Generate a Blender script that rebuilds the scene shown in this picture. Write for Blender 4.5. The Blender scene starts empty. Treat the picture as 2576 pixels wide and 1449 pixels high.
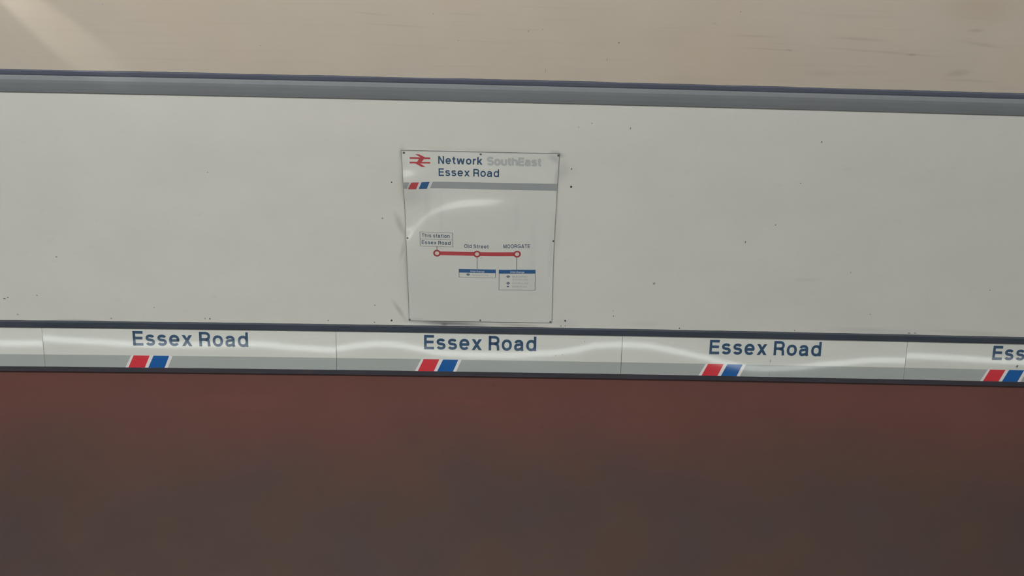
import bpy, bmesh, math, random
from mathutils import Vector, Matrix
random.seed(7)
C = bpy.context.scene.collection
SC = bpy.context.scene

# ------------------------------------------------------------------ camera
R = 3.5                       # tunnel radius (m)
BOW = 0.00089                 # gentle vertical hump of the station along x
CAM = Vector((0.0, -2.4961, 0.9476))
F = 2020.0
YAW, PIT, ROL = 0.02475, 0.13963, 0.01428
fwd1 = Vector((math.sin(YAW), math.cos(YAW), 0))
right0 = Vector((math.cos(YAW), -math.sin(YAW), 0))
UP = Vector((0, 0, 1))
fwd = (math.cos(PIT) * fwd1 + math.sin(PIT) * UP).normalized()
up0 = (-math.sin(PIT) * fwd1 + math.cos(PIT) * UP).normalized()
cr, sr = math.cos(ROL), math.sin(ROL)
right = cr * right0 + sr * up0
upv = cr * up0 - sr * right0
cd = bpy.data.cameras.new('camera')
cd.sensor_width = 36.0
cd.lens = F / 2576 * 36.0
cd.clip_start = 0.02
cam = bpy.data.objects.new('camera', cd)
C.objects.link(cam)
M = Matrix((right, upv, -fwd)).transposed().to_4x4()
M.translation = CAM
cam.matrix_world = M
SC.camera = cam

# ------------------------------------------------------------------ world + view
w = bpy.data.worlds.new('world'); SC.world = w; w.use_nodes = True
bg = w.node_tree.nodes['Background']
bg.inputs[0].default_value = (0.9, 0.95, 1.0, 1)
bg.inputs[1].default_value = 0.05
SC.view_settings.view_transform = 'Standard'
SC.view_settings.look = 'None'
SC.view_settings.gamma = 1
SC.view_settings.use_curve_mapping = False
SC.view_settings.exposure = 0.0

LAMP_Y, LAMP_Z = -0.75, 2.45
LAMP_POWER = 101.0              # emission of the tubes
LINE_Y, PLAT_Z, EDGE_Y = 0.36, CAM.z - 1.60, 0.50
TRACK_Z = PLAT_Z - 0.98

# ------------------------------------------------------------------ helpers
def at(px, py, off=0.0):
    """wall coordinates (x, s) seen at a photo pixel; s = arc length up the tunnel wall"""
    X = (px - 1288.0); Y = (py - 724.5)
    d = (fwd * F + right * X - upv * Y).normalized()
    r = R - off
    bow = 0.0
    for _ in range(4):
        o = CAM + Vector((0, 0, bow))
        a = d.y * d.y + d.z * d.z; b = o.y * d.y + o.z * d.z; c = o.y * o.y + o.z * o.z - r * r
        t = (-b + math.sqrt(b * b - a * c)) / a
        p = o + d * t
        bow = BOW * p.x * p.x
    return p.x, math.atan2(p.z, p.y) * R

def cyl(x, s, off=0.0):
    th = s / R; r = R - off
    return Vector((x, r * math.cos(th), r * math.sin(th) - BOW * x * x))

def surf(off):
    return lambda x, s, d=0.0: cyl(x, s, off + d)

_mats = {}
def mat(name, col, rough=0.5, spec=0.5, metal=0.0, ior=1.5, emit=None, masks=(), noise=None, streak=None, coat=0.0, bump=0.0, mottle=0.06):
    if name in _mats: return _mats[name]
    m = bpy.data.materials.new(name); m.use_nodes = True
    nt = m.node_tree; N = nt.nodes; L = nt.links
    b = N['Principled BSDF']
    b.inputs['Roughness'].default_value = rough
    b.inputs['IOR'].default_value = ior
    b.inputs['Metallic'].default_value = metal
    b.inputs['Specular IOR Level'].default_value = spec
    if emit:
        b.inputs['Emission Color'].default_value = (*emit[0], 1)
        b.inputs['Emission Strength'].default_value = emit[1]
    tc = N.new('ShaderNodeTexCoord')
    rgb = N.new('ShaderNodeRGB'); rgb.outputs[0].default_value = (*col, 1)
    out = rgb.outputs[0]
    def mix(fac, a, colr):
        mx = N.new('ShaderNodeMix'); mx.data_type = 'RGBA'
        L.new(fac, mx.inputs[0]); L.new(a, mx.inputs[6]); mx.inputs[7].default_value = (*colr, 1)
        return mx.outputs[2]
    def nz(scale, detail, mn, mx_, amt):
        mp = N.new('ShaderNodeMapping'); mp.inputs['Scale'].default_value = scale
        L.new(tc.outputs['UV'], mp.inputs[0])
        n = N.new('ShaderNodeTexNoise'); n.inputs['Scale'].default_value = 1.0; n.inputs['Detail'].default_value = detail
        L.new(mp.outputs[0], n.inputs['Vector'])
        mr = N.new('ShaderNodeMapRange'); mr.inputs[1].default_value = mn; mr.inputs[2].default_value = mx_
        mr.inputs[3].default_value = 0; mr.inputs[4].default_value = amt
        L.new(n.outputs[0], mr.inputs[0]); return mr.outputs[0]
    if mottle:
        out = mix(nz((2.2, 3.1, 1), 4, 0.35, 0.75, 1.0), out, tuple(c * (1 - mottle) for c in col))
        out = mix(nz((1.3, 1.9, 3), 2, 0.45, 0.8, mottle * 4), out, (min(1, col[0] * 1.06), col[1] * .99, col[2] * .98))
    if noise:
        for (scale, mn, mx_, amt, c2) in noise:
            out = mix(nz(scale, 5, mn, mx_, amt), out, c2)
    # worn / dirty marks and some painted shade, with their own outline: (x, s, rx, rs, angle, strength, colour)
    for (cx, cs, rx, rs, ang, st, c2) in masks:
        mp = N.new('ShaderNodeMapping'); mp.vector_type = 'TEXTURE'
        mp.inputs['Location'].default_value = (cx, cs, 0)
        mp.inputs['Rotation'].default_value = (0, 0, ang)
        mp.inputs['Scale'].default_value = (rx, rs, 1)
        L.new(tc.outputs['UV'], mp.inputs[0])
        ln = N.new('ShaderNodeVectorMath'); ln.operation = 'LENGTH'; L.new(mp.outputs[0], ln.inputs[0])
        mr = N.new('ShaderNodeMapRange'); mr.interpolation_type = 'SMOOTHSTEP'
        mr.inputs[1].default_value = 0.0; mr.inputs[2].default_value = 1.0
        mr.inputs[3].default_value = st; mr.inputs[4].default_value = 0.0
        L.new(ln.outputs['Value'], mr.inputs[0])
        out = mix(mr.outputs[0], out, c2)
    L.new(out, b.inputs['Base Color'])
    if bump:
        mp = N.new('ShaderNodeMapping'); mp.inputs['Scale'].default_value = (60, 90, 1)
        L.new(tc.outputs['UV'], mp.inputs[0])
        n = N.new('ShaderNodeTexNoise'); n.inputs['Scale'].default_value = 1; L.new(mp.outputs[0], n.inputs['Vector'])
        bp = N.new('ShaderNodeBump'); bp.inputs['Strength'].default_value = bump; bp.inputs['Distance'].default_value = 0.002
        L.new(n.outputs[0], bp.inputs['Height']); L.new(bp.outputs[0], b.inputs['Normal'])
    _mats[name] = m
    return m

class Flat:
    """collects shapes drawn in wall coordinates and lays them on a surface function"""
    def __init__(self): self.v = []; self.uv = []; self.f = []
    def poly(self, pts, S, d=0.0):
        i = len(self.v)
        for (x, s) in pts: self.v.append(S(x, s, d)); self.uv.append((x, s))
        self.f.append(tuple(range(i, i + len(pts))))
    def quad(self, a, b, c, e, S, d=0.0, nx=None, ny=None):
        """a bottom-left, b bottom-right, c top-right, e top-left"""
        nx = nx or max(1, int(math.dist(a, b) / 0.06)); ny = ny or max(1, int(math.dist(a, e) / 0.03))
        i0 = len(self.v)
        for j in range(ny + 1):
            for i in range(nx + 1):
                u, t = i / nx, j / ny
                x = (a[0] * (1 - u) + b[0] * u) * (1 - t) + (e[0] * (1 - u) + c[0] * u) * t
                s = (a[1] * (1 - u) + b[1] * u) * (1 - t) + (e[1] * (1 - u) + c[1] * u) * t
                self.v.append(S(x, s, d)); self.uv.append((x, s))
        for j in range(ny):
            for i in range(nx):
                k = i0 + j * (nx + 1) + i
                self.f.append((k, k + 1, k + nx + 2, k + nx + 1))
    def rect(self, x0, x1, s0, s1, S, d=0.0, **k): self.quad((x0, s0), (x1, s0), (x1, s1), (x0, s1), S, d, **k)
    def slab(self, x0, x1, s0, s1, S, d0, d1, nx=None, ny=None):
        """closed plate from depth d0 (back) to d1 (front)"""
        self.rect(x0, x1, s0, s1, S, d1, nx=nx, ny=ny)
        nx = nx or max(1, int((x1 - x0) / 0.06)); ny = ny or max(1, int((s1 - s0) / 0.03))
        def strip(pts):
            i = len(self.v)
            for (x, s) in pts:
                self.v += [S(x, s, d0), S(x, s, d1)]; self.uv += [(x, s), (x, s)]
            for k in range(len(pts) - 1):
                a = i + 2 * k; self.f.append((a, a + 2, a + 3, a + 1))
        strip([(x0 + (x1 - x0) * k / nx, s0) for k in range(nx + 1)])
        strip([(x0 + (x1 - x0) * k / nx, s1) for k in range(nx, -1, -1)])
        strip([(x1, s0 + (s1 - s0) * k / ny) for k in range(ny + 1)])
        strip([(x0, s0 + (s1 - s0) * k / ny) for k in range(ny, -1, -1)])
    def ring(self, cx, cs, r0, r1, S, d=0.0, n=28, a0=0, a1=2 * math.pi):
        i = len(self.v)
        for k in range(n + 1):
            a = a0 + (a1 - a0) * k / n
            for r in (r0, r1):
                x, s = cx + r * math.cos(a), cs + r * math.sin(a)
                self.v.append(S(x, s, d)); self.uv.append((x, s))
        for k in range(n):
            a = i + 2 * k; self.f.append((a, a + 1, a + 3, a + 2))
    def disc(self, cx, cs, r, S, d=0.0, n=20):
        self.poly([(cx + r * math.cos(2 * math.pi * k / n), cs + r * math.sin(2 * math.pi * k / n)) for k in range(n)], S, d)
    def blob(self, cx, cs, rx, rs, S, d=0.0, n=11, ang=0.0):
        pts = []
        for k in range(n):
            a = 2 * math.pi * k / n; q = random.uniform(0.65, 1.15)
            x, s = rx * q * math.cos(a), rs * q * math.sin(a)
            pts.append((cx + x * math.cos(ang) - s * math.sin(ang), cs + x * math.sin(ang) + s * math.cos(ang)))
        self.poly(pts, S, d)
    def build(self, name, m, parent=None, smooth=False):
        me = bpy.data.meshes.new(name)
        me.from_pydata([tuple(v) for v in self.v], [], self.f)
        uv = me.uv_layers.new(name='UVMap')
        for lp in me.loops: uv.data[lp.index].uv = self.uv[lp.vertex_index]
        me.materials.append(m)
        for p in me.polygons: p.use_smooth = smooth
        o = bpy.data.objects.new(name, me); C.objects.link(o)
        if parent: o.parent = parent
        return o

def struct(o): o['kind'] = 'structure'; return o
def thing(name, label, cat, group=None, loc=(0, 0, 0)):
    # parts are built in world space, so the Empty keeps an identity inverse for them
    o = bpy.data.objects.new(name, None); C.objects.link(o)
    o.empty_display_size = 0.1
    o['label'] = label; o['category'] = cat
    if group: o['group'] = group
    o.location = loc
    return o
def adopt(root):
    """place the Empty at the thing's base while its parts keep their places"""
    inv = Matrix.Translation(root.location).inverted()
    for c in root.children: c.matrix_parent_inverse = inv

# ------------------------------------------------------------------ lettering (own grotesque alphabet, cap height 1)
XH = 0.76
def arc(cx, cy, rx, ry, a0, a1, n=18, p=2.25):
    pts = []
    for k in range(n + 1):
        a = math.radians(a0 + (a1 - a0) * k / n); c, s = math.cos(a), math.sin(a)
        pts.append((cx + rx * math.copysign(abs(c) ** (2 / p), c), cy + ry * math.copysign(abs(s) ** (2 / p), s)))
    return pts
def glyph(ch, w):
    """list of ('s', centreline) and ('p', polygon), and the glyph width"""
    h = w / 2; S = []; P = []
    def st(*p): S.append(list(p))
    def dg(x0, y0, x1, y1, k=1.12): q = h * k; P.append([(x0 - q, y0), (x0 + q, y0), (x1 + q, y1), (x1 - q, y1)])
    X = XH
    def sshape(W, T):
        m = T * .52; rx = W / 2 - h; c = W / 2
        up = arc(c, (T - h + m) / 2, rx * .95, (T - h - m) / 2, 18, 245)
        lo = arc(c, (m + h) / 2, rx, (m - h) / 2, 65, -162)
        S.append(up + lo)
    if ch == 'E':
        W = .72; st((h, 0), (h, 1)); st((0, h), (W, h)); st((0, .52), (W - .04, .52)); st((0, 1 - h), (W - .01, 1 - h))
    elif ch == 'F' or ch == 'L' or ch == 'T' or ch == 'I':
        W = {'L': .66, 'T': .76, 'I': w, 'F': .7}[ch]
        if ch == 'T': st((W / 2, 0), (W / 2, 1)); st((0, 1 - h), (W, 1 - h))
        else:
            st((h, 0), (h, 1))
            if ch == 'L': st((0, h), (W, h))
    elif ch == 's': W = .66; sshape(W, X + .01)
    elif ch == 'S': W = .8; sshape(W, 1.01)
    elif ch in 'eoc':
        W = .73; c = W / 2
        if ch == 'o': st(*arc(c, X / 2, c - h, X / 2 - h + .012, 0, 360, 32))
        elif ch == 'e': st((W - h, X / 2 - .02), *arc(c, X / 2, c - h, X / 2 - h + .012, 0, 322, 30)); st((h, X / 2), (W - h * .4, X / 2))
        else: st(*arc(c, X / 2, c - h, X / 2 - h + .012, 35, 325, 28))
    elif ch == 'x': W = .73; dg(h * 1.2, 0, W - h * 1.2, X, 1.25); dg(W - h * 1.2, 0, h * 1.2, X, 1.25)
    elif ch == 'R' or ch == 'P':
        W = .78; st((h, 0), (h, 1)); b = .74
        st((h, 1 - h), *arc(W * .55, (1 - h + .47) / 2, W * .45 - h, (1 - h - .47) / 2, 90, -90, 14), (h, .47))
        if ch == 'R': st((W * .55, .47), (W - h - .06, .41), (W - h - .02, .3), (W - h, .06), (W - h + .01, 0))
    elif ch == 'a':
        W = .71; xr = W - h - .05
        st(*arc((xr + h) / 2 + .0, X - h - .19, (xr - h) / 2, .19, 165, 0, 14), (xr, .12), (xr + .05, 0))
        st((xr, X * .58), ((xr + h) / 2, X * .56), *arc(h + .15, .22 + .02, .15, .165, 100, 270, 12), (xr - .12, h + .02), (xr, .22))
    elif ch in 'dbqg':
        W = .73; c = W / 2
        st(*arc(c, X / 2, c - h, X / 2 - h + .012, 0, 360, 32))
        if ch == 'd': st((W - h, 0), (W - h, 1))
        else:
            st((W - h, X), (W - h, -.08), *arc(c, -.08, c - h, .15, 0, -160, 10))
    elif ch == 'p': W = .73; c = W / 2; st(*arc(c, X / 2, c - h, X / 2 - h, 0, 360, 32)); st((h, X), (h, -.25))
    elif ch == 'N': W = .8; st((h, 0), (h, 1)); st((W - h, 0), (W - h, 1)); dg(W - h * 1.1, 0, h * 1.1, 1, 1.2)
    elif ch == 't': W = .42; st((.2, .96), (.2, .26), *arc(.36, .26, .16, .26 - h, 195, 265, 6), (W, h)); st((0, X - h), (W, X - h))
    elif ch == 'w': W = 1.06; a = W / 4; [dg(x0, y0, x1, y1) for x0, y0, x1, y1 in ((a, 0, h, X), (a, 0, W / 2, X), (3 * a, 0, W / 2, X), (3 * a, 0, W - h, X))]
    elif ch == 'r': W = .42; st((h, 0), (h, X)); st((h, X * .5), *arc(h + .22, X * .55, .2, X * .45 - h, 175, 92, 8), (W, X - h))
    elif ch == 'k': W = .7; st((h, 0), (h, 1)); dg(h * 1.5, .26, W - h * 1.5, X, 1.35); dg(W - h * 1.3, 0, W * .42, .45, 1.3)
    elif ch == 'u': W = .7; st((h, X), *arc(W / 2, .3, W / 2 - h, .3 - h, 180, 360, 16), (W - h, .35)); st((W - h, 0), (W - h, X))
    elif ch in 'hn': W = .7; st((h, 0), (h, 1 if ch == 'h' else X)); st((h, X - .3), *arc(W / 2, X - .3, W / 2 - h, .3 - h, 180, 0, 16), (W - h, 0))
    elif ch == 'm':
        W = 1.1; c = W / 2; st((h, 0), (h, X))
        for x0, x1 in ((h, c), (c, W - h)): st((x0, X - .26), *arc((x0 + x1) / 2, X - .26, (x1 - x0) / 2, .26 - h, 180, 0, 14), (x1, 0))
    elif ch in 'il': W = w; st((h, 0), (h, X if ch == 'i' else 1)); (st((h, 1 - w * .9), (h, 1)) if ch == 'i' else None)
    elif ch in 'OCG':
        W = .95; c = W / 2
        if ch == 'O': st(*arc(c, .5, c - h, .5 - h + .01, 0, 360, 36))
        else:
            st(*arc(c, .5, c - h, .5 - h + .01, 38, 322 if ch == 'C' else 345, 32))
            if ch == 'G': st((W - h, 0), (W - h, .5)); st((W * .55, .47), (W, .47))
    elif ch == 'M': W = .95; st((h, 0), (h, 1)); st((W - h, 0), (W - h, 1)); dg(W / 2, 0, h, 1); dg(W / 2, 0, W - h, 1)
    elif ch == 'A': W = .86; dg(h, 0, W / 2, 1); dg(W - h, 0, W / 2, 1); st((W * .2, .3), (W * .8, .3))
    elif ch == '&': W = .8; st(*arc(.36, .78, .17, .16, 0, 360, 16)); st(*arc(.34, .32, .26, .25, 60, 330, 16)); dg(W - h, 0, .3, .72)
    else: W = .36
    return S, P, W

def stroke(fl, pts, w, place, S, d):
    n = len(pts); L = []; h = w / 2
    closed = math.dist(pts[0], pts[-1]) < 1e-4
    for i in range(n):
        def dirn(a, b):
            l = math.dist(a, b) or 1; return ((b[0] - a[0]) / l, (b[1] - a[1]) / l)
        if closed and i in (0, n - 1): d0, d1 = dirn(pts[-2], pts[0]), dirn(pts[0], pts[1])
        else:
            d0 = dirn(pts[max(0, i - 1)], pts[max(1, i)]); d1 = dirn(pts[min(n - 2, i)], pts[min(n - 1, i + 1)])
        nx, ny = -(d0[1] + d1[1]), d0[0] + d1[0]; l = math.hypot(nx, ny) or 1; nx /= l; ny /= l
        k = 1 / max(.6, nx * -d0[1] + ny * d0[0])
        L.append(((pts[i][0] + nx * h * k, pts[i][1] + ny * h * k), (pts[i][0] - nx * h * k, pts[i][1] - ny * h * k)))
    for i in range(n - 1):
        a, b = L[i]; c, e = L[i + 1]
        m = max(1, int(math.dist(pts[i], pts[i + 1]) / .2))
        for j in range(m):
            f0, f1 = j / m, (j + 1) / m
            lerp = lambda p, q, f: (p[0] + (q[0] - p[0]) * f, p[1] + (q[1] - p[1]) * f)
            fl.poly([place(lerp(a, c, f0)), place(lerp(b, e, f0)), place(lerp(b, e, f1)), place(lerp(a, c, f1))], S, d)

def text(name, m, parent, body, bl, br, tl, S, d=0.0, w=0.16, grow=0.0, gap=0.17):
    """set a line of lettering between baseline ends bl, br; tl is the top of the capitals above bl.
    Each word becomes a part of its own."""
    items = []; x = 0.0; fls = [Flat()]
    for ch in body:
        if ch == ' ': x += .33; fls.append(Flat()); continue
        s, p, W = glyph(ch, w); items.append((x, s, p, fls[-1])); x += W + gap
    tot = x - gap
    ex = ((br[0] - bl[0]) / tot, (br[1] - bl[1]) / tot); ey = (tl[0] - bl[0], tl[1] - bl[1])
    for (x0, ss, ps, fl) in items:
        pl = lambda q: (bl[0] + ex[0] * (q[0] + x0) + ey[0] * q[1], bl[1] + ex[1] * (q[0] + x0) + ey[1] * q[1])
        for s in ss: stroke(fl, s, w + grow, pl, S, d)
        for p in ps:
            if grow: p = [(q[0] + (grow / 2 if i in (1, 2) else -grow / 2), q[1]) for i, q in enumerate(p)]
            fl.poly([pl(q) for q in p], S, d)
    return [f.build(name, m, parent) for f in fls]

# ------------------------------------------------------------------ tunnel lines (wall coordinates)
S_BT, S_BM, S_BB = 0.9440 * R, 0.9345 * R, 0.9018 * R          # grey moulding: top, dark stripe bottom, bottom
S_KT, S_WT, S_WG, S_SB, S_LB = 0.43227 * R, 0.4203 * R, 0.36217 * R, 0.33597 * R, 0.32549 * R
PX = 1 / 390.0   # about one photo pixel in metres on the wall

def wallmask(px, py, rx, ry, ang, st, col):
    x, s = at(px, py); return (x, s, rx * PX, ry * PX, -math.radians(ang), st, col)
GR = (0.30, 0.30, 0.29)
white_masks = [wallmask(*a) for a in (
    (1006, 565, 14, 52, -18, .45, GR), (1012, 632, 9, 45, 14, .3, GR), (1004, 780, 10, 48, -32, .45, GR),  # diagonal smudges left of the sign: shade painted into the wall colour
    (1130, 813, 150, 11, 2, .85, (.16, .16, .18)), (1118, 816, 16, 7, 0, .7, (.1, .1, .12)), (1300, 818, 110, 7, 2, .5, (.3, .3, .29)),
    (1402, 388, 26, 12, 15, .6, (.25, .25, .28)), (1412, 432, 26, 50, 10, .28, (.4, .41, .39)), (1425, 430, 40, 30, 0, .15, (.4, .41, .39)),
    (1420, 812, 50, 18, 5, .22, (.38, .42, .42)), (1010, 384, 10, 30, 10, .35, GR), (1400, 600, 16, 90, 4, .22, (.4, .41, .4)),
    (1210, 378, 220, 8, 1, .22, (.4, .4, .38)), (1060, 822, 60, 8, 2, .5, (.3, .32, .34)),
    (2200, 832, 190, 14, 1, .28, (.38, .39, .42)), (2030, 704, 60, 9, -2, .2, (.42, .4, .36)), (1620, 815, 60, 12, 0, .2, (.4, .4, .38)),
    (900, 300, 900, 70, 2, .5, (.70, .665, .61)), (1900, 330, 700, 60, 2, .4, (.69, .66, .60)),
    (2450, 838, 200, 12, 2, .28, (.40, .40, .36)), (200, 806, 90, 5, 1, .5, (.3, .3, .32)))]
ceil_masks = [wallmask(*a) for a in (
    (2455, 77, 28, 7, 0, .45, (0.295, 0.238, 0.172)), (2293, 138, 16, 6, 0, .45, (0.246, 0.213, 0.156)), (1985, 126, 12, 4, 8, .45, (0.246, 0.213, 0.164)),
    (2410, 184, 40, 14, -8, .35, (0.279, 0.238, 0.164)), (2160, 98, 90, 6, 2, .35, (0.312, 0.254, 0.205)), (1900, 91, 90, 4, 1, .35, (0.328, 0.279, 0.230)),
    (2230, 132, 220, 5, 3, .3, (0.312, 0.262, 0.213)), (1940, 124, 90, 3, 2, .35, (0.328, 0.279, 0.230)), (2470, 20, 130, 60, 10, .3, (0.410, 0.303, 0.197)),
    (2070, 185, 60, 12, 0, .25, (0.312, 0.279, 0.230)), (2440, 203, 100, 5, 1, .3, (0.312, 0.279, 0.213)), (2470, 112, 90, 8, 8, .28, (0.328, 0.271, 0.197)),
    (930, 34, 60, 4, 6, .3, (0.344, 0.312, 0.262)), (1000, 64, 110, 4, 2, .3, (0.369, 0.328, 0.279)), (1170, 36, 70, 3, 1, .3, (0.369, 0.328, 0.279)),
    (1320, 74, 60, 3, 1, .3, (0.369, 0.328, 0.279)), (1798, 60, 12, 4, 12, .3, (0.328, 0.287, 0.246)), (1240, 105, 160, 3, 1, .2, (0.369, 0.328, 0.279)))]
DUST = (0.086, 0.056, 0.047)
red_masks = [wallmask(*a) for a in (
    (1244, 971, 9, 6, 0, .7, (.12, .03, .025)), (1128, 970, 18, 6, 0, .4, (.13, .04, .035)), (1363, 1074, 10, 6, 0, .6, (.12, .03, .025)),
    (1241, 1164, 12, 9, 0, .5, (.1, .03, .025)), (803, 1240, 6, 40, -12, .4, (.06, .03, .03)), (1457, 1331, 14, 9, 0, .3, (.2, .15, .13)),
    (1330, 1330, 22, 8, 0, .2, (.2, .15, .13)), (1500, 1145, 110, 10, 2, .35, (.11, .05, .04)), (1160, 1010, 200, 14, 2, .3, (.2, .06, .045)),
    (1990, 1055, 160, 12, 2, .3, (.15, .05, .04)), (600, 1010, 220, 30, 2, .35, (.19, .065, .05)), (2250, 1130, 260, 16, 3, .3, (.12, .055, .045)))]

M_WHITE = mat('cream_enamel', (.69, .685, .63), rough=.38, masks=white_masks, bump=.05, mottle=.05,
              noise=[((9, 14, 1), .62, .8, .25, (.52, .51, .46)), ((.5, .7, 2), .4, .7, .5, (.70, .68, .64))])
M_CEIL = mat('tan_stained_enamel', (.555, .48, .395), rough=.40, masks=ceil_masks, bump=.06, mottle=.07,
             noise=[((1.2, 45, 1), .56, .78, .42, (.42, .36, .29)), ((.6, 1.1, 4), .35, .7, .5, (.535, .49, .415)), ((1.1, .9, 8), .5, .75, .5, (.56, .445, .34))])
M_GREY = mat('grey_painted_moulding', (.190, .202, .212), rough=.55, mottle=.08, noise=[((1.5, 30, 1), .5, .75, .3, (.16, .168, .17))])
M_DARK = mat('dark_slate_paint', (.088, .098, .135), rough=.6, mottle=.12, noise=[((3, 20, 1), .5, .8, .5, (.12, .14, .15))])
M_BLACK = mat('blue_black_rubber', (.042, .056, .078), rough=.5, mottle=.2, noise=[((4, 9, 1), .5, .8, .6, (.06, .055, .085))])
M_BLACK2 = mat('sooty_black_strip', (.043, .042, .055), rough=.6, mottle=.2, noise=[((4, 9, 1), .5, .8, .6, (.07, .045, .045))])
M_PLAT = mat('platform_tarmac', (.16, .155, .15), rough=.85, mottle=.1)
M_LINE = mat('added_glow_strip', (.88, .88, .86), rough=.7, mottle=0, emit=((.93, 1.0, 1.0), 3.3))  # platform line given an added glow so the panels mirror a bright sheen
M_BALLAST = mat('sooty_trackbed', (.05, .045, .04), rough=.9, mottle=.2)
M_STEEL = mat('rail_steel', (.45, .42, .4), rough=.3, metal=1.0)
M_RUST = mat('rusty_rail_web', (.10, .06, .04), rough=.8)

# maroon dado with a film of brown dust that thickens in a ragged drift toward the foot of the wall
M_RED = mat('maroon_dado', (.156, .061, .050), rough=.45, masks=red_masks, bump=.05, mottle=.08,
            noise=[((1.1, 5, 1), .45, .75, .45, (.150, .054, .044))])
def add_dust(m, s_hi, s_lo, col):
    nt = m.node_tree; N = nt.nodes; L = nt.links; b = N['Principled BSDF']
    src = b.inputs['Base Color'].links[0].from_socket
    tc = N.new('ShaderNodeTexCoord'); sep = N.new('ShaderNodeSeparateXYZ'); L.new(tc.outputs['UV'], sep.inputs[0])
    n = N.new('ShaderNodeTexNoise'); n.inputs['Scale'].default_value = .9; n.inputs['Detail'].default_value = 3; L.new(tc.outputs['UV'], n.inputs['Vector'])
    ad = N.new('ShaderNodeMath'); ad.operation = 'MULTIPLY_ADD'; L.new(n.outputs[0], ad.inputs[0]); ad.inputs[1].default_value = .8; L.new(sep.outputs['Y'], ad.inputs[2])
    mr = N.new('ShaderNodeMapRange'); mr.interpolation_type = 'SMOOTHSTEP'; mr.inputs[1].default_value = s_hi + .4; mr.inputs[2].default_value = s_lo + .4
    mr.inputs[3].default_value = 0; mr.inputs[4].default_value = .92; L.new(ad.outputs[0], mr.inputs[0])
    n2 = N.new('ShaderNodeTexNoise'); n2.inputs['Scale'].default_value = 1.6; n2.inputs['Detail'].default_value = 2; L.new(tc.outputs['UV'], n2.inputs['Vector'])
    cr_ = N.new('ShaderNodeValToRGB'); e = cr_.color_ramp.elements
    e[0].position = .35; e[0].color = (col[0] * .93, col[1] * .98, col[2] * 1.1, 1); e[1].position = .65; e[1].color = (col[0] * 1.07, col[1] * 1.02, col[2] * .88, 1)
    L.new(n2.outputs[0], cr_.inputs[0])
    mx = N.new('ShaderNodeMix'); mx.data_type = 'RGBA'; L.new(mr.outputs[0], mx.inputs[0]); L.new(src, mx.inputs[6]); L.new(cr_.outputs[0], mx.inputs[7])
    L.new(mx.outputs[2], b.inputs['Base Color'])
_, s_a = at(1288, 960); _, s_b = at(1288, 1290)
add_dust(M_RED, s_a, s_b, DUST)

# ------------------------------------------------------------------ tunnel shell
XL, XR = -9.0, 9.0
S0 = surf(0.0)
def shell(name, s0, s1, m, smooth=True, nx=90):
    fl = Flat(); fl.rect(XL, XR, s0, s1, S0, 0, nx=nx, ny=max(2, int((s1 - s0) / .06)))
    return struct(fl.build(name, m, smooth=smooth))
s_foot = math.asin(TRACK_Z / R) * R
s_plat = (math.pi - math.asin(PLAT_Z / R)) * R
wall_back = shell('wall_back', S_WT - .002, S_BB + .01, M_WHITE)
shell('wall_behind_panels', S_SB + .002, S_WT - .002, M_BLACK)  # tunnel wall behind the name panels, split off as its own strip
wall_lower = shell('wall_lower', s_foot - .05, S_SB + .002, M_RED)
ceiling = shell('ceiling', S_BB + .01, math.pi * R * .80, M_CEIL)
wall_front = shell('wall_front', math.pi * R * .80, s_plat + .02, mat('front_wall_enamel', (.66, .66, .62), rough=.4))

def box(fl, x0, x1, y0, y1, z0, z1):
    i = len(fl.v)
    for x in (x0, x1):
        for y in (y0, y1):
            for z in (z0, z1): fl.v.append(Vector((x, y, z))); fl.uv.append((x, y + z))
    for q in ((0, 1, 3, 2), (4, 6, 7, 5), (0, 4, 5, 1), (2, 3, 7, 6), (0, 2, 6, 4), (1, 5, 7, 3)): fl.f.append(tuple(i + k for k in q))
yb = -math.sqrt(R * R - PLAT_Z ** 2)
fl = Flat(); box(fl, XL, XR, yb, EDGE_Y, PLAT_Z - .12, PLAT_Z); struct(fl.build('floor', M_PLAT))
fl = Flat(); box(fl, XL, XR, EDGE_Y - .25, EDGE_Y - .15, TRACK_Z, PLAT_Z - .12); struct(fl.build('trim_5', M_BALLAST))
fl = Flat(); box(fl, XL, XR, EDGE_Y - .25, math.sqrt(R * R - TRACK_Z ** 2), TRACK_Z - .1, TRACK_Z); struct(fl.build('floor_track', M_BALLAST))
fl = Flat(); box(fl, XL, XR, LINE_Y - .055, LINE_Y + .055, PLAT_Z, PLAT_Z + .002); struct(fl.build('trim_added_glow', M_LINE))

# ------------------------------------------------------------------ running rails in the trackbed
def rail(y, label):
    r = thing('running_rail', label, 'rail', loc=(0, y, TRACK_Z))
    fl = Flat(); box(fl, XL, XR, y - .035, y + .035, TRACK_Z + .12, TRACK_Z + .155); fl.build('rail_head', M_STEEL, r)
    fl = Flat(); box(fl, XL, XR, y - .07, y + .07, TRACK_Z, TRACK_Z + .015); box(fl, XL, XR, y - .01, y + .01, TRACK_Z + .015, TRACK_Z + .12); fl.build('rail_web', M_RUST, r)
    adopt(r)
rail(1.15, 'steel running rail beside the platform edge')
rail(2.585, 'steel running rail beside the maroon wall')

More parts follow.
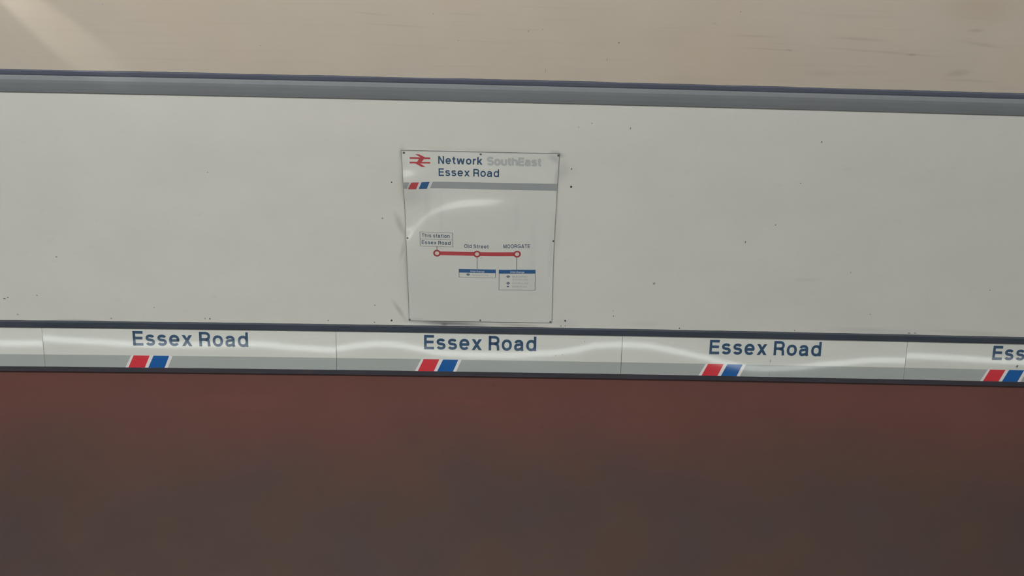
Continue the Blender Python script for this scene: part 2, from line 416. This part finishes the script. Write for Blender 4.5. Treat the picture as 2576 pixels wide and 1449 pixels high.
# ------------------------------------------------------------------ fluorescent lighting run above the platform
def lamp_run(x_list):
    L_ = thing('fluorescent_lamp', 'long white fluorescent light fitting hung above the platform', 'lamp', loc=(0, LAMP_Y, LAMP_Z))
    fl = Flat(); box(fl, XL, XR, LAMP_Y - .06, LAMP_Y + .06, LAMP_Z + .04, LAMP_Z + .10); fl.build('housing', mat('white_metal', (.8, .8, .8), rough=.5), L_)
    for x in range(-8, 9, 2):
        fl = Flat(); box(fl, x - .012, x + .012, LAMP_Y - .012, LAMP_Y + .012, LAMP_Z + .10, math.sqrt(R * R - LAMP_Y ** 2) - BOW * x * x + .02); fl.build('hanger', mat('white_metal', (.8, .8, .8)), L_)
    for (x0, p) in x_list:
        fl = Flat(); n = 10; r = .019; i = 0
        for k in range(n):
            a = 2 * math.pi * k / n
            for x in (x0, x0 + 1.5): fl.v.append(Vector((x, LAMP_Y + r * math.cos(a), LAMP_Z + r * math.sin(a)))); fl.uv.append((x, a))
        for k in range(n): a = 2 * k; b = 2 * ((k + 1) % n); fl.f.append((a, a + 1, b + 1, b))
        fl.build('tube', mat('tube_%d' % round(p * 100), (.9, .9, .9), emit=((.97, 1.0, .995), LAMP_POWER * p)), L_)
    adopt(L_)
lamp_run([(-8.6, 1), (-7.0, 1), (-5.4, 1.2), (-3.8, 1.3), (-2.2, 1.3), (-0.6, 1.0), (1.0, .85), (2.6, .8), (4.2, .8), (5.8, .85), (7.4, .9)])

# added unseen spot above the frame, laying a pale streak across the vault
def graze(px0, py0, off0, px1, py1, power, deg):
    a = cyl(*at(px0, py0), off0); b = cyl(*at(px1, py1), 0)
    ld = bpy.data.lights.new('added_streak_spot', 'SPOT'); ld.energy = power; ld.spot_size = math.radians(deg); ld.spot_blend = .75; ld.shadow_soft_size = .01
    ld.color = (1, .93, .88)
    lo = bpy.data.objects.new('added_streak_spot', ld); C.objects.link(lo); lo.location = a
    lo.rotation_euler = (b - a).to_track_quat('-Z', 'Y').to_euler()
graze(-420, -330, .16, 120, 60, 30.0, 17)

# ------------------------------------------------------------------ wall trims
def ragged(fl, s, amp, x0=-5.2, x1=5.2, step=.035, below=True, th=.02, d=.0):
    """hand-painted edge: a thin band whose outer edge wanders"""
    n = int((x1 - x0) / step); pts = []
    v = 0
    for i in range(n + 1):
        v = v * .8 + random.uniform(-1, 1) * amp * .5; pts.append((x0 + i * step, v))
    sg = -1 if below else 1
    for (xa, va), (xb, vb) in zip(pts, pts[1:]):
        a = s + sg * (amp + va); b = s + sg * (amp + vb); c = s - sg * th
        q = [(xa, a), (xb, b), (xb, c), (xa, c)]
        if not below: q = [(xa, c), (xb, c), (xb, b), (xa, a)]
        fl.poly(q, S0, d)

# grey moulding: rounded batten 22 mm proud, with the slate stripe along its top
def moulding(name, s0, s1, prof, m, edges=()):
    fl = Flat(); n = 150; k = len(prof); i0 = 0
    for i in range(n + 1):
        x = XL + (XR - XL) * i / n
        for (u, d) in prof:
            s = s0 + (s1 - s0) * u; fl.v.append(cyl(x, s, d)); fl.uv.append((x, s))
    for i in range(n):
        for j in range(k - 1):
            a = i * k + j; fl.f.append((a, a + k, a + k + 1, a + 1))
    for e in edges: ragged(fl, *e[:2], **e[2])
    return struct(fl.build(name, m))
moulding('trim_1', S_BB, S_BM, [(0, -.001), (0, .010), (.06, .016), (.3, .0185), (.62, .019), (.78, .017), (.92, .009), (1, .003)], M_GREY,
         [(S_BB, .0016, dict(below=True, d=.0015, th=.002))])
moulding('trim_2', S_BM, S_BT, [(0, .003), (.05, .008), (.3, .010), (.9, .010), (1, .002), (1, -.001)], M_DARK,
         [(S_BT, .0022, dict(below=False, d=.0012, th=.002))])
moulding('trim_3', S_WT - .003, S_KT, [(0, .0), (0, .020), (.1, .022), (.9, .022), (1, .018), (1, -.001)], M_BLACK,
         [(S_KT, .0010, dict(below=False, d=.0012, th=.002))])
moulding('trim_4', S_LB, S_SB + .003, [(0, -.001), (0, .012), (.15, .024), (.9, .026), (1, .026), (1, 0)], M_BLACK2,
         [(S_LB, .0022, dict(below=True, d=.0012, th=.002))])

# chips, drilled holes and screw plugs left in the wall, each its own little mark
chips = [(1437, 470, 3.2, 3.2, .05), (1438, 425, 1.6, 3.6, .12), (985, 458, 1.8, 2.6, .12), (962, 549, 2.2, 1.8, .15), (985, 806, 3.0, 3.4, .04), (943, 768, 1.5, 1.8, .14),
         (1422, 807, 3.0, 3.0, .05), (1411, 820, 1.2, 2.4, .06), (1422, 820, 1.2, 1.6, .12), (1586, 323, 1.4, 3.6, .2), (2067, 357, 1.8, 3.0, .1), (2014, 461, 1.6, 2.0, .2),
         (1951, 566, 2.0, 2.2, .18), (1875, 609, 1.5, 3.2, .1), (1645, 713, 4.0, 3.6, .33), (2140, 685, 1.4, 2.4, .25), (1709, 826, 1.4, 2.8, .05), (1543, 795, 1.6, 2.2, .2),
         (1999, 831, 1.4, 2.6, .12), (2287, 838, 4.5, 1.2, .08), (2302, 838, 3.0, 1.1, .14), (388, 774, 1.4, 2.4, .22), (516, 801, 1.2, 2.4, .12), (528, 802, 2.0, 2.6, .08),
         (826, 806, 1.4, 2.4, .07), (942, 811, 1.8, 2.0, .2), (11, 751, 4.5, 2.2, .15), (20, 748, 2.4, 1.4, .2), (142, 646, 3.0, 2.4, .34), (93, 743, 2.6, 1.8, .32), (45, 791, 2.4, 2.2, .34),
         (2189, 791, 1.2, 1.6, .2), (522, 433, 1.8, 1.6, .3), (280, 801, 3.0, 2.0, .34), (1456, 320, 1.6, 1.4, .3), (1489, 310, 2.2, 1.6, .36), (2490, 730, 1.4, 2.0, .25), (1542, 782, 1.2, 1.8, .3)]
chip_mats = lambda v: mat('chip_%d' % round(v * 100), (v, v * .98, v * .9), rough=.8, mottle=0)
for (px, py, rx, ry, v) in chips:
    x, s = at(px, py); fl = Flat(); fl.blob(x, s, rx * PX, ry * PX, S0, .0006)
    fl.build('paint_chip', chip_mats(v), wall_back)
for (px, py, rx, ry, v) in [(1557, 107, 2.2, 2.8, .2), (1090, 35, 1.5, 1.5, .25), (1153, 102, 1.6, 1.8, .3), (1329, 78, 1.4, 2.4, .25), (1365, 74, 1.6, 1.4, .25), (1863, 30, 1.4, 2.0, .25), (1527, 150, 1.0, 6, .33), (1372, 178, 1.0, 9, .34), (258, 12, 2.0, 2.2, .38), (655, 115, 2.0, 2.0, .36)]:
    x, s = at(px, py); fl = Flat(); fl.blob(x, s, rx * PX * .85, ry * PX * .85, S0, .0006)
    fl.build('paint_chip', chip_mats(v), ceiling)

# ------------------------------------------------------------------ station name panels
M_PANEL = mat('white_vitreous_panel', (.76, .775, .72), rough=.055, ior=1.62, mottle=.03, noise=[((3, 8, 1), .62, .85, .3, (.66, .65, .55))])
M_PGREY = mat('pale_grey_band', (.445, .48, .465), rough=.055, ior=1.62, mottle=.04)
M_NAVY = mat('navy_lettering', (.035, .085, .165), rough=.07, ior=1.6, mottle=0)
M_REDP = mat('signal_red', (.72, .055, .075), rough=.06, ior=1.6, mottle=.03)
M_BLUEP = mat('royal_blue', (.02, .125, .40), rough=.06, ior=1.6, mottle=.03)
M_WHITEP = mat('white_border', (.88, .85, .83), rough=.06, ior=1.6, mottle=0)
M_JOINT = mat('joint_shadow_dirt', (.25, .25, .24), rough=.8, mottle=0)

# sheen line traced per panel: where the enamel's buckled face mirrors the added glowing platform strip
waves = {0: [(-60, 864), (0, 866), (108, 866)],
         1: [(108, 853), (165, 858), (250, 862), (330, 867), (430, 869), (560, 868), (640, 866), (764, 876), (845, 881)],
         2: [(845, 877), (905, 869), (950, 865), (1000, 867), (1050, 876), (1100, 887), (1190, 892), (1280, 893), (1388, 888), (1450, 880), (1500, 869), (1566, 867)],
         3: [(1566, 867), (1630, 870), (1700, 884), (1770, 899), (1830, 914), (1880, 924), (1925, 927), (2000, 925), (2098, 915), (2200, 907), (2285, 909)],
         4: [(2285, 897), (2330, 899), (2400, 903), (2500, 910), (2576, 913), (2800, 914)]}
def need_tilt(s):
    """angle (about x) of the face normal that mirrors the platform line to the camera"""
    p = cyl(0, s, .014); a = math.atan2(CAM.z - p.z, CAM.y - p.y); b = math.atan2(PLAT_Z - p.z, LINE_Y - p.y)
    if a < 0: a += 2 * math.pi
    if b < 0: b += 2 * math.pi
    return (a + b) / 2
S_C = (S_WT + S_SB) / 2
def panel_surface(k):
    tab = []
    for (px, py) in waves[k]:
        x, s = at(px, py, .014)
        tilt = need_tilt(s) - (S_C / R + math.pi)      # extra tilt over the radial normal at the panel's middle
        tab.append((x, tilt))
    def tilt_at(x):
        if x <= tab[0][0]: return tab[0][1]
        for (a, ta), (b, tb) in zip(tab, tab[1:]):
            if x <= b:
                u = (x - a) / (b - a); u = u * u * (3 - 2 * u) * .5 + u * .5
                return ta + (tb - ta) * u
        return tab[-1][1]
    def S(x, s, d=0.0):
        dth = s / R - S_C / R
        rf = (R - .016) / math.cos(dth)               # flat face tangent at the middle
        t = tilt_at(x)
        return cyl(x, s, R - rf + math.tan(t) * (s - S_C) + d)
    S.tilt = tilt_at
    return S
joints = [at(px, 860, .014)[0] for px in (-622, 108, 845.5, 1565.5, 2285, 3010)]
names = ['name panel cut off by the left edge of the photo, lettering out of view',
         'whole white Essex Road panel left of the one beneath the route map sign',
         'white Essex Road panel directly beneath the route map sign',
         'whole white Essex Road panel right of the one beneath the route map sign',
         'white panel cut off by the right edge of the photo, reading only Ess']
joints[0] = joints[1] - (joints[2] - joints[1])
joints[5] = joints[4] + (joints[4] - joints[3])
for k in range(5):
    x0, x1 = joints[k] + .0015, joints[k + 1] - .0015
    S = panel_surface(k)
    mid = S((x0 + x1) / 2, S_SB)
    P = thing('station_name_panel', names[k], 'sign', 'station name panels in the frieze', loc=mid)
    fl = Flat(); fl.slab(x0, x1, S_SB, S_WT, S, -.006, 0, nx=70, ny=12)
    fl.build('board', M_PANEL, P)
    fl = Flat(); fl.rect(x0, x1, S_SB + .0005, S_WG, S, .0006, nx=70, ny=5); fl.build('grey_band', M_PGREY, P)
    Wd = (x1 - x0); q = Wd / 720.0
    X = lambda px: x0 + (px - 845) * q
    cap = .106
    sb = S_WG + .0725
    text('lettering', M_NAVY, P, 'Essex Road', (X(1065), sb), (X(1348), sb), (X(1065), sb + cap), S, .0012, w=.183)
    def bar(name, a, b, c, e, m, d):
        fl = Flat(); fl.quad((X(a), S_SB + .001), (X(b), S_SB + .001), (X(c), S_WG), (X(e), S_WG), S, d, nx=4, ny=5); fl.build(name, m, P)
    bar('white_border', 1041.5, 1146, 1160, 1058, M_WHITEP, .0010)
    bar('red_flash', 1049, 1089.5, 1103.5, 1064, M_REDP, .0014)
    bar('blue_flash', 1098, 1138, 1151.5, 1113, M_BLUEP, .0014)
    if k:
        fl = Flat(); fl.rect(x0 - .0030, x0 - .0003, S_SB, S_WT, surf(.004), 0); fl.build('joint_gap', M_JOINT, P)
    if k == 2:
        for (px, py, rx, ry) in [(1398, 894, 1.4, 2.2), (1415, 892, 2.6, 1.2), (1471, 860, 1.0, 2.4)]:
            x, s = at(px, py, .014); fl = Flat(); fl.blob(x, s, rx * PX, ry * PX, S, .0012); fl.build('scratch', chip_mats(.38), P)
    if k == 3:
        for (px, py, rx, ry) in [(1937, 908, 1.0, 5), (1934, 940, 1.0, 5)]:
            x, s = at(px, py, .014); fl = Flat(); fl.blob(x, s, rx * PX, ry * PX, S, .0012); fl.build('scratch', chip_mats(.3), P)
    if k == 4:
        x, s = at(2558, 921, .014); fl = Flat(); fl.blob(x, s, 4 * PX, 3 * PX, S, .0016, ang=.6); fl.build('dirt_spot', chip_mats(.14), P)
    adopt(P)

# ------------------------------------------------------------------ route map sign
pstain = []
def pmask(px, py, rx, ry, ang, st, col):
    x, s = at(px, py, .009); return (x, s, rx * PX, ry * PX, -math.radians(ang), st, col)
pm = [pmask(*a) for a in ((1075, 520, 14, 90, 0, .18, (.5, .52, .5)), (1110, 540, 10, 100, 0, .14, (.5, .52, .5)), (1340, 640, 18, 160, 0, .2, (.55, .58, .56)),
      (1300, 540, 12, 80, 0, .14, (.52, .53, .5)), (1396, 400, 30, 16, 30, .5, (.4, .4, .45)), (1392, 470, 16, 14, 0, .4, (.3, .3, .33)), (1020, 465, 12, 10, 0, .3, (.4, .4, .42)),
      (1400, 450, 8, 60, 2, .4, (.4, .4, .4)), (1050, 803, 40, 6, 0, .3, (.45, .46, .46)), (1385, 640, 10, 120, 0, .25, (.5, .52, .5)))]
M_SIGN = mat('white_enamel_sign', (.70, .705, .655), rough=.105, ior=1.7, masks=pm, mottle=.05, noise=[((14, 2.2, 1), .6, .8, .3, (.62, .63, .58))])
M_EDGE = mat('sign_edge_grime_shade', (.26, .26, .25), rough=.8, mottle=.3)  # dark rim colour holds both grime and the sheet's edge shadow
M_INK = mat('dark_ink', (.085, .10, .11), rough=.25, mottle=0)
M_INKB = mat('blue_black_ink', (.07, .105, .17), rough=.25, mottle=0)
M_FAINT = mat('faint_grey_ink', (.36, .39, .38), rough=.3, mottle=0)
M_OUT = mat('outline_grey_ink', (.36, .385, .39), rough=.3, mottle=0)
M_SRED = mat('sign_red', (.48, .075, .085), rough=.2, ior=1.6, mottle=.03)
M_SPINK = mat('ring_centre', (.70, .58, .54), rough=.2, mottle=0)
M_SBLUE = mat('sign_blue', (.04, .12, .28), rough=.2, ior=1.6, mottle=.03)
M_SGREY = mat('sign_grey_band', (.34, .365, .365), rough=.2, ior=1.6, mottle=.06, noise=[((4, 8, 1), .5, .7, .4, (.31, .31, .33))])
M_SCREW = mat('dull_screw', (.12, .125, .11), rough=.5, metal=.3)

corn = {k: at(px, py, .009) for k, (px, py) in dict(tl=(1010.5, 380), tr=(1407, 388.5), ml=(1022.5, 597), mr=(1393.5, 606), bl=(1030, 806.5), br=(1387.5, 812)).items()}
_sx = [corn['tl'][0], corn['bl'][0]]
def edge_x(s, side):
    a, b, c = corn['b' + side], corn['m' + side], corn['t' + side]
    if s < b[1]: u = (s - a[1]) / (b[1] - a[1]); return a[0] + (b[0] - a[0]) * u
    u = (s - b[1]) / (c[1] - b[1]); return b[0] + (c[0] - b[0]) * u
SIGN_TOP = (corn['tl'][1] + corn['tr'][1]) / 2; SIGN_BOT = (corn['bl'][1] + corn['br'][1]) / 2
XA = (corn['tl'][0] + corn['bl'][0]) / 2; XB = (corn['tr'][0] + corn['br'][0]) / 2
g = lambda v, c, w_: math.exp(-((v - c) / w_) ** 2)
def SG(x, s, d=0.0):
    """thin sheet that bows off the wall between its screws"""
    u = (x - XA) / (XB - XA); v = (s - SIGN_BOT) / (SIGN_TOP - SIGN_BOT)
    off = .006 + .0045 * math.sin(math.pi * min(1, max(0, u))) * (1 - .6 * math.cos(2 * math.pi * v * 2)) * .6
    off += .006 * g(u, .0, .10) * g(v, .80, .07) + .004 * g(u, 0, .12) * g(v, .30, .12) + .003 * g(u, 1, .1) * g(v, .7, .15)
    # buckles: the sheet is pulled in at its screws and lifts between them
    vc = .515 + .19 * (1 - math.exp(-max(0, u - .02) / .13)) + .03 * u
    off += (.0175 + .0038 * u + .002 * math.exp(-u / .15)) / (1 + math.exp((u - .72) / .06)) * .5 * (1 - math.tanh((v - vc) / .05)) * min(1, max(0, v) / .45)
    off += .0188 * g(u, .02, .14) * g(v, .825, .10) + .005 * g(u, -.01, .06) * g(v, .955, .03)
    return cyl(x, s, off + d)
sign = thing('route_map_sign', 'upright white route map sign screwed to the cream wall above the name panels', 'sign', loc=cyl((XA + XB) / 2, SIGN_BOT, .006))
fl = Flat(); nx, ny = 36, 40
def grid_board(fl, S, d, grow=0.0):
    i0 = len(fl.v)
    for j in range(ny + 1):
        s = SIGN_BOT - grow + (SIGN_TOP - SIGN_BOT + 2 * grow) * j / ny
        a, b = edge_x(s, 'l') - grow, edge_x(s, 'r') + grow
        for i in range(nx + 1):
            x = a + (b - a) * i / nx; fl.v.append(S(x, s, d)); fl.uv.append((x, s))
    for j in range(ny):
        for i in range(nx):
            k = i0 + j * (nx + 1) + i; fl.f.append((k, k + 1, k + nx + 2, k + nx + 1))
grid_board(fl, SG, 0); fl.build('board', M_SIGN, sign, smooth=True)
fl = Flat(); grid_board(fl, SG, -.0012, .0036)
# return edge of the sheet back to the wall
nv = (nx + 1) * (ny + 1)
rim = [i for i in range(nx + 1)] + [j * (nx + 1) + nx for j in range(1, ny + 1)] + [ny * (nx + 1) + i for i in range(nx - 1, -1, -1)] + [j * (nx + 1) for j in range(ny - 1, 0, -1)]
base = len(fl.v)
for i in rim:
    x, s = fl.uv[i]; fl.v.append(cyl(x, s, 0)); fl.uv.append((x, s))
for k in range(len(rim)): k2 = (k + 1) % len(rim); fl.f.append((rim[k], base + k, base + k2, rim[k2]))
fl.build('grime_shade_edge', M_EDGE, sign)
A = lambda px, py: at(px, py, .010)
def stext(name, body, x0, y0, x1, y1, h, m, d=.0006, w=.16, **k):
    """baseline from photo point 0 to 1, capital height h px"""
    bl, br = A(x0, y0), A(x1, y1); tl = A(x0 - h * .018, y0 - h)
    text(name, m, sign, body, bl, br, tl, SG, d, w=w, **k)
stext('heading_lettering', 'Network', 1102.3, 412.5, 1213.5, 415, 19.5, M_NAVY, w=.19)
stext('outlined_lettering', 'SouthEast', 1226, 415.5, 1361, 418.5, 19.5, M_OUT, d=.0004, w=.16, grow=.09, gap=.13)
text('lettering_fill', mat('pale_letter_fill', (.55, .565, .54), rough=.2, mottle=0), sign, 'SouthEast', A(1226, 415.5), A(1361, 418.5), A(1225.6, 396), SG, .0008, w=.16, grow=-.06, gap=.13)
stext('station_lettering', 'Essex Road', 1103.5, 442.5, 1255, 445.5, 19, M_NAVY, w=.165)
def squad(name, pts, m, d=.0006, nx=None, ny=None):
    fl = Flat(); fl.quad(*[A(*p) for p in pts], SG, d, nx=nx, ny=ny); return fl.build(name, m, sign)
squad('grey_band', [(1017, 471.5), (1401.5, 480.5), (1402, 463), (1016, 455.2)], M_SGREY, d=.0004, nx=30, ny=2)
squad('white_border', [(1024, 473), (1081, 474.3), (1089, 456.5), (1031.5, 455)], mat('sign_white_border', (.66, .65, .64), rough=.2, mottle=0), d=.0006, nx=4, ny=2)
squad('red_flash', [(1027.4, 472.8), (1047.5, 473.2), (1054.3, 456.4), (1035, 455.8)], M_SRED, d=.0009, nx=2, ny=2)
squad('blue_flash', [(1053.8, 473.2), (1074, 473.6), (1081, 456.6), (1060.8, 456.4)], M_SBLUE, d=.0009, nx=2, ny=2)
# twin-arrow rail emblem
def lg(u, v): return A(1030.7 + 51.6 * u / 100, 387.8 + 51.6 * v / 100 + 1.6 * u / 100)
fl = Flat()
for p in ([(0, 14), (100, 14), (100, 22), (0, 22)], [(0, 35.5), (100, 35.5), (100, 43.5), (0, 43.5)],
          [(26, 0), (45, 0), (78, 15), (71, 21.9), (60, 18)], [(50, 14), (76, 14), (68, 24), (52, 43.5), (26, 43.5), (36, 36)],
          [(24, 36), (42, 38), (78, 60), (58, 60), (28, 43.5)]):
    fl.poly([lg(*q) for q in p][::-1], SG, .0006)
fl.build('rail_emblem', M_SRED, sign)
# route diagram
st3 = [(1099.7, 634.7), (1200.2, 636.7), (1300.8, 638.6)]
squad('route_line', [(1103, 639.6), (1298, 643.4), (1298, 633.6), (1103, 629.9)], M_SRED, d=.0006, nx=12, ny=1)
for (px, py) in st3:
    x, s = A(px, py); fl = Flat(); fl.ring(x, s, 5.6 * PX, 10 * PX, SG, .0010); o = fl.build('station_ring', mat('ring_red', (.36, .06, .065), rough=.2, mottle=0), sign)
    fl = Flat(); fl.disc(x, s, 5.7 * PX, SG, .0009); c = fl.build('ring_centre', M_SPINK, o)
def line(fl, x0, y0, x1, y1, wpx, d=.0006):
    a, b = A(x0, y0), A(x1, y1); l = math.dist(a, b); nx_, ny_ = -(b[1] - a[1]) / l * wpx * PX / 2, (b[0] - a[0]) / l * wpx * PX / 2
    fl.quad((a[0] - nx_, a[1] - ny_), (b[0] - nx_, b[1] - ny_), (b[0] + nx_, b[1] + ny_), (a[0] + nx_, a[1] + ny_), SG, d, ny=1)
for (a, b, c, e, w_) in ((1099.4, 618, 1099.6, 626.5, 1.5), (1200.3, 645, 1200.6, 674.5, 1.5), (1300, 646.5, 1300, 677.5, 1.5)):
    fl = Flat(); line(fl, a, b, c, e, w_); fl.build('connector_line', M_INK, sign)
fl = Flat()
for (a, b, c, e) in ((1056.6, 581, 1139.2, 583.2), (1057, 598.5, 1139.4, 600.8), (1057.8, 616.6, 1139.8, 618.8)): line(fl, a, b, c, e, .9)
for (a, b, c, e) in ((1056.6, 581, 1057.8, 616.6), (1139.2, 583.2, 1139.8, 618.8)): line(fl, a, b, c, e, 1.3)
lb = fl.build('label_box', mat('box_ink', (.17, .185, .19), rough=.3, mottle=0), sign)
stext('box_lettering', 'This station', 1061.5, 594, 1131.5, 596.2, 9.2, M_INKB, w=.17, gap=.2)
stext('box_lettering', 'Essex Road', 1061.5, 611.5, 1133.7, 613.6, 9.2, M_INKB, w=.17)
stext('stop_lettering', 'Old Street', 1167.8, 621, 1229.2, 622.8, 9.2, M_INKB, w=.17)
stext('stop_lettering', 'MOORGATE', 1266.5, 622.6, 1333.3, 624.4, 9.6, M_INKB, w=.16)
def infobox(tl, tr, br, bl, hb, head, rows):
    fl = Flat(); line(fl, *tl, *bl, 1.2); line(fl, *tr, *br, 1.2)
    line(fl, *bl, *br, .8)
    bx = fl.build('interchange_box', M_INK, sign)
    fl = Flat(); fl.quad(A(tl[0], tl[1] + hb), A(tr[0], tr[1] + hb), A(*tr), A(*tl), SG, .0007, nx=6, ny=1); fl.build('box_header', M_SBLUE, bx)
    text('header_lettering', mat('header_ink', (.5, .57, .66), rough=.3, mottle=0), bx, 'Interchange', A(head[0], head[2]), A(head[1], head[2] + .9), A(head[0] - .1, head[2] - 5.0), SG, .0010, w=.2)
    for (kind, body, x0, x1, y, ix, iy) in rows:
        if body:
            text('line_lettering', M_FAINT, bx, body, A(x0, y + 2.2), A(x1, y + 2.8), A(x0 - .1, y - 2.4), SG, .0006, w=.14)
        if kind:
            x, s = A(ix, iy); fl = Flat(); r_ = 3.8 if kind == 1 else 2.4
            fl.ring(x, s, r_ * .55 * PX, r_ * PX, SG, .0006, n=20); fl.rect(x - r_ * 1.35 * PX, x + r_ * 1.35 * PX, s - .8 * PX, s + .8 * PX, SG, .0008, nx=1, ny=1)
            fl.build('roundel', M_INKB, bx)
infobox((1154.8, 674.6), (1246.8, 676.4), (1246.6, 697.6), (1155.2, 695.4), 9.2, (1184, 1218.5, 683),
        [(1, 'Northern Line', 1188.5, 1229, 690, 1177.8, 688.8)])
infobox((1255.4, 677), (1346.7, 678.8), (1346, 730.4), (1255.2, 728.4), 9.8, (1284, 1319, 685.8),
        [(1, 'Metropolitan', 1289, 1326.5, 695.2, 1278.2, 694.8), (0, '& Circle Lines', 1289.5, 1328, 702.4, 0, 0),
         (1, 'Northern Line', 1289, 1328.5, 711.8, 1278.1, 711.6), (2, 'Midland Line', 1288.5, 1325.5, 720.4, 1277.6, 720)])
for (px, py, r_) in ((1016, 384.5, 3.0), (1209.3, 388.5, 2.5), (1405, 391.5, 3.1), (1025.5, 597.3, 2.4), (1392, 607, 2.5), (1030.3, 804, 2.8), (1208, 806, 2.4), (1384.5, 810.0, 2.6)):
    x, s = A(px, py); fl = Flat()
    # low domed head
    n = 14; rr = r_ * PX
    for q, (ra, dd) in enumerate(((1.0, .0004), (.92, .0025), (.55, .0036))):
        for k in range(n):
            a = 2 * math.pi * k / n; fl.v.append(SG(x + rr * ra * math.cos(a), s + rr * ra * math.sin(a), dd)); fl.uv.append((x, s))
    for q in range(2):
        for k in range(n): k2 = (k + 1) % n; fl.f.append((q * n + k, q * n + k2, q * n + n + k2, q * n + n + k))
    fl.f.append(tuple(2 * n + k for k in range(n)))
    fl.build('screw', M_SCREW, sign)
fl = Flat(); x, s = A(1211.5, 646.5); fl.blob(x, s, 1.0 * PX, 1.8 * PX, SG, .0006); fl.build('paint_chip', chip_mats(.2), sign)
adopt(sign)
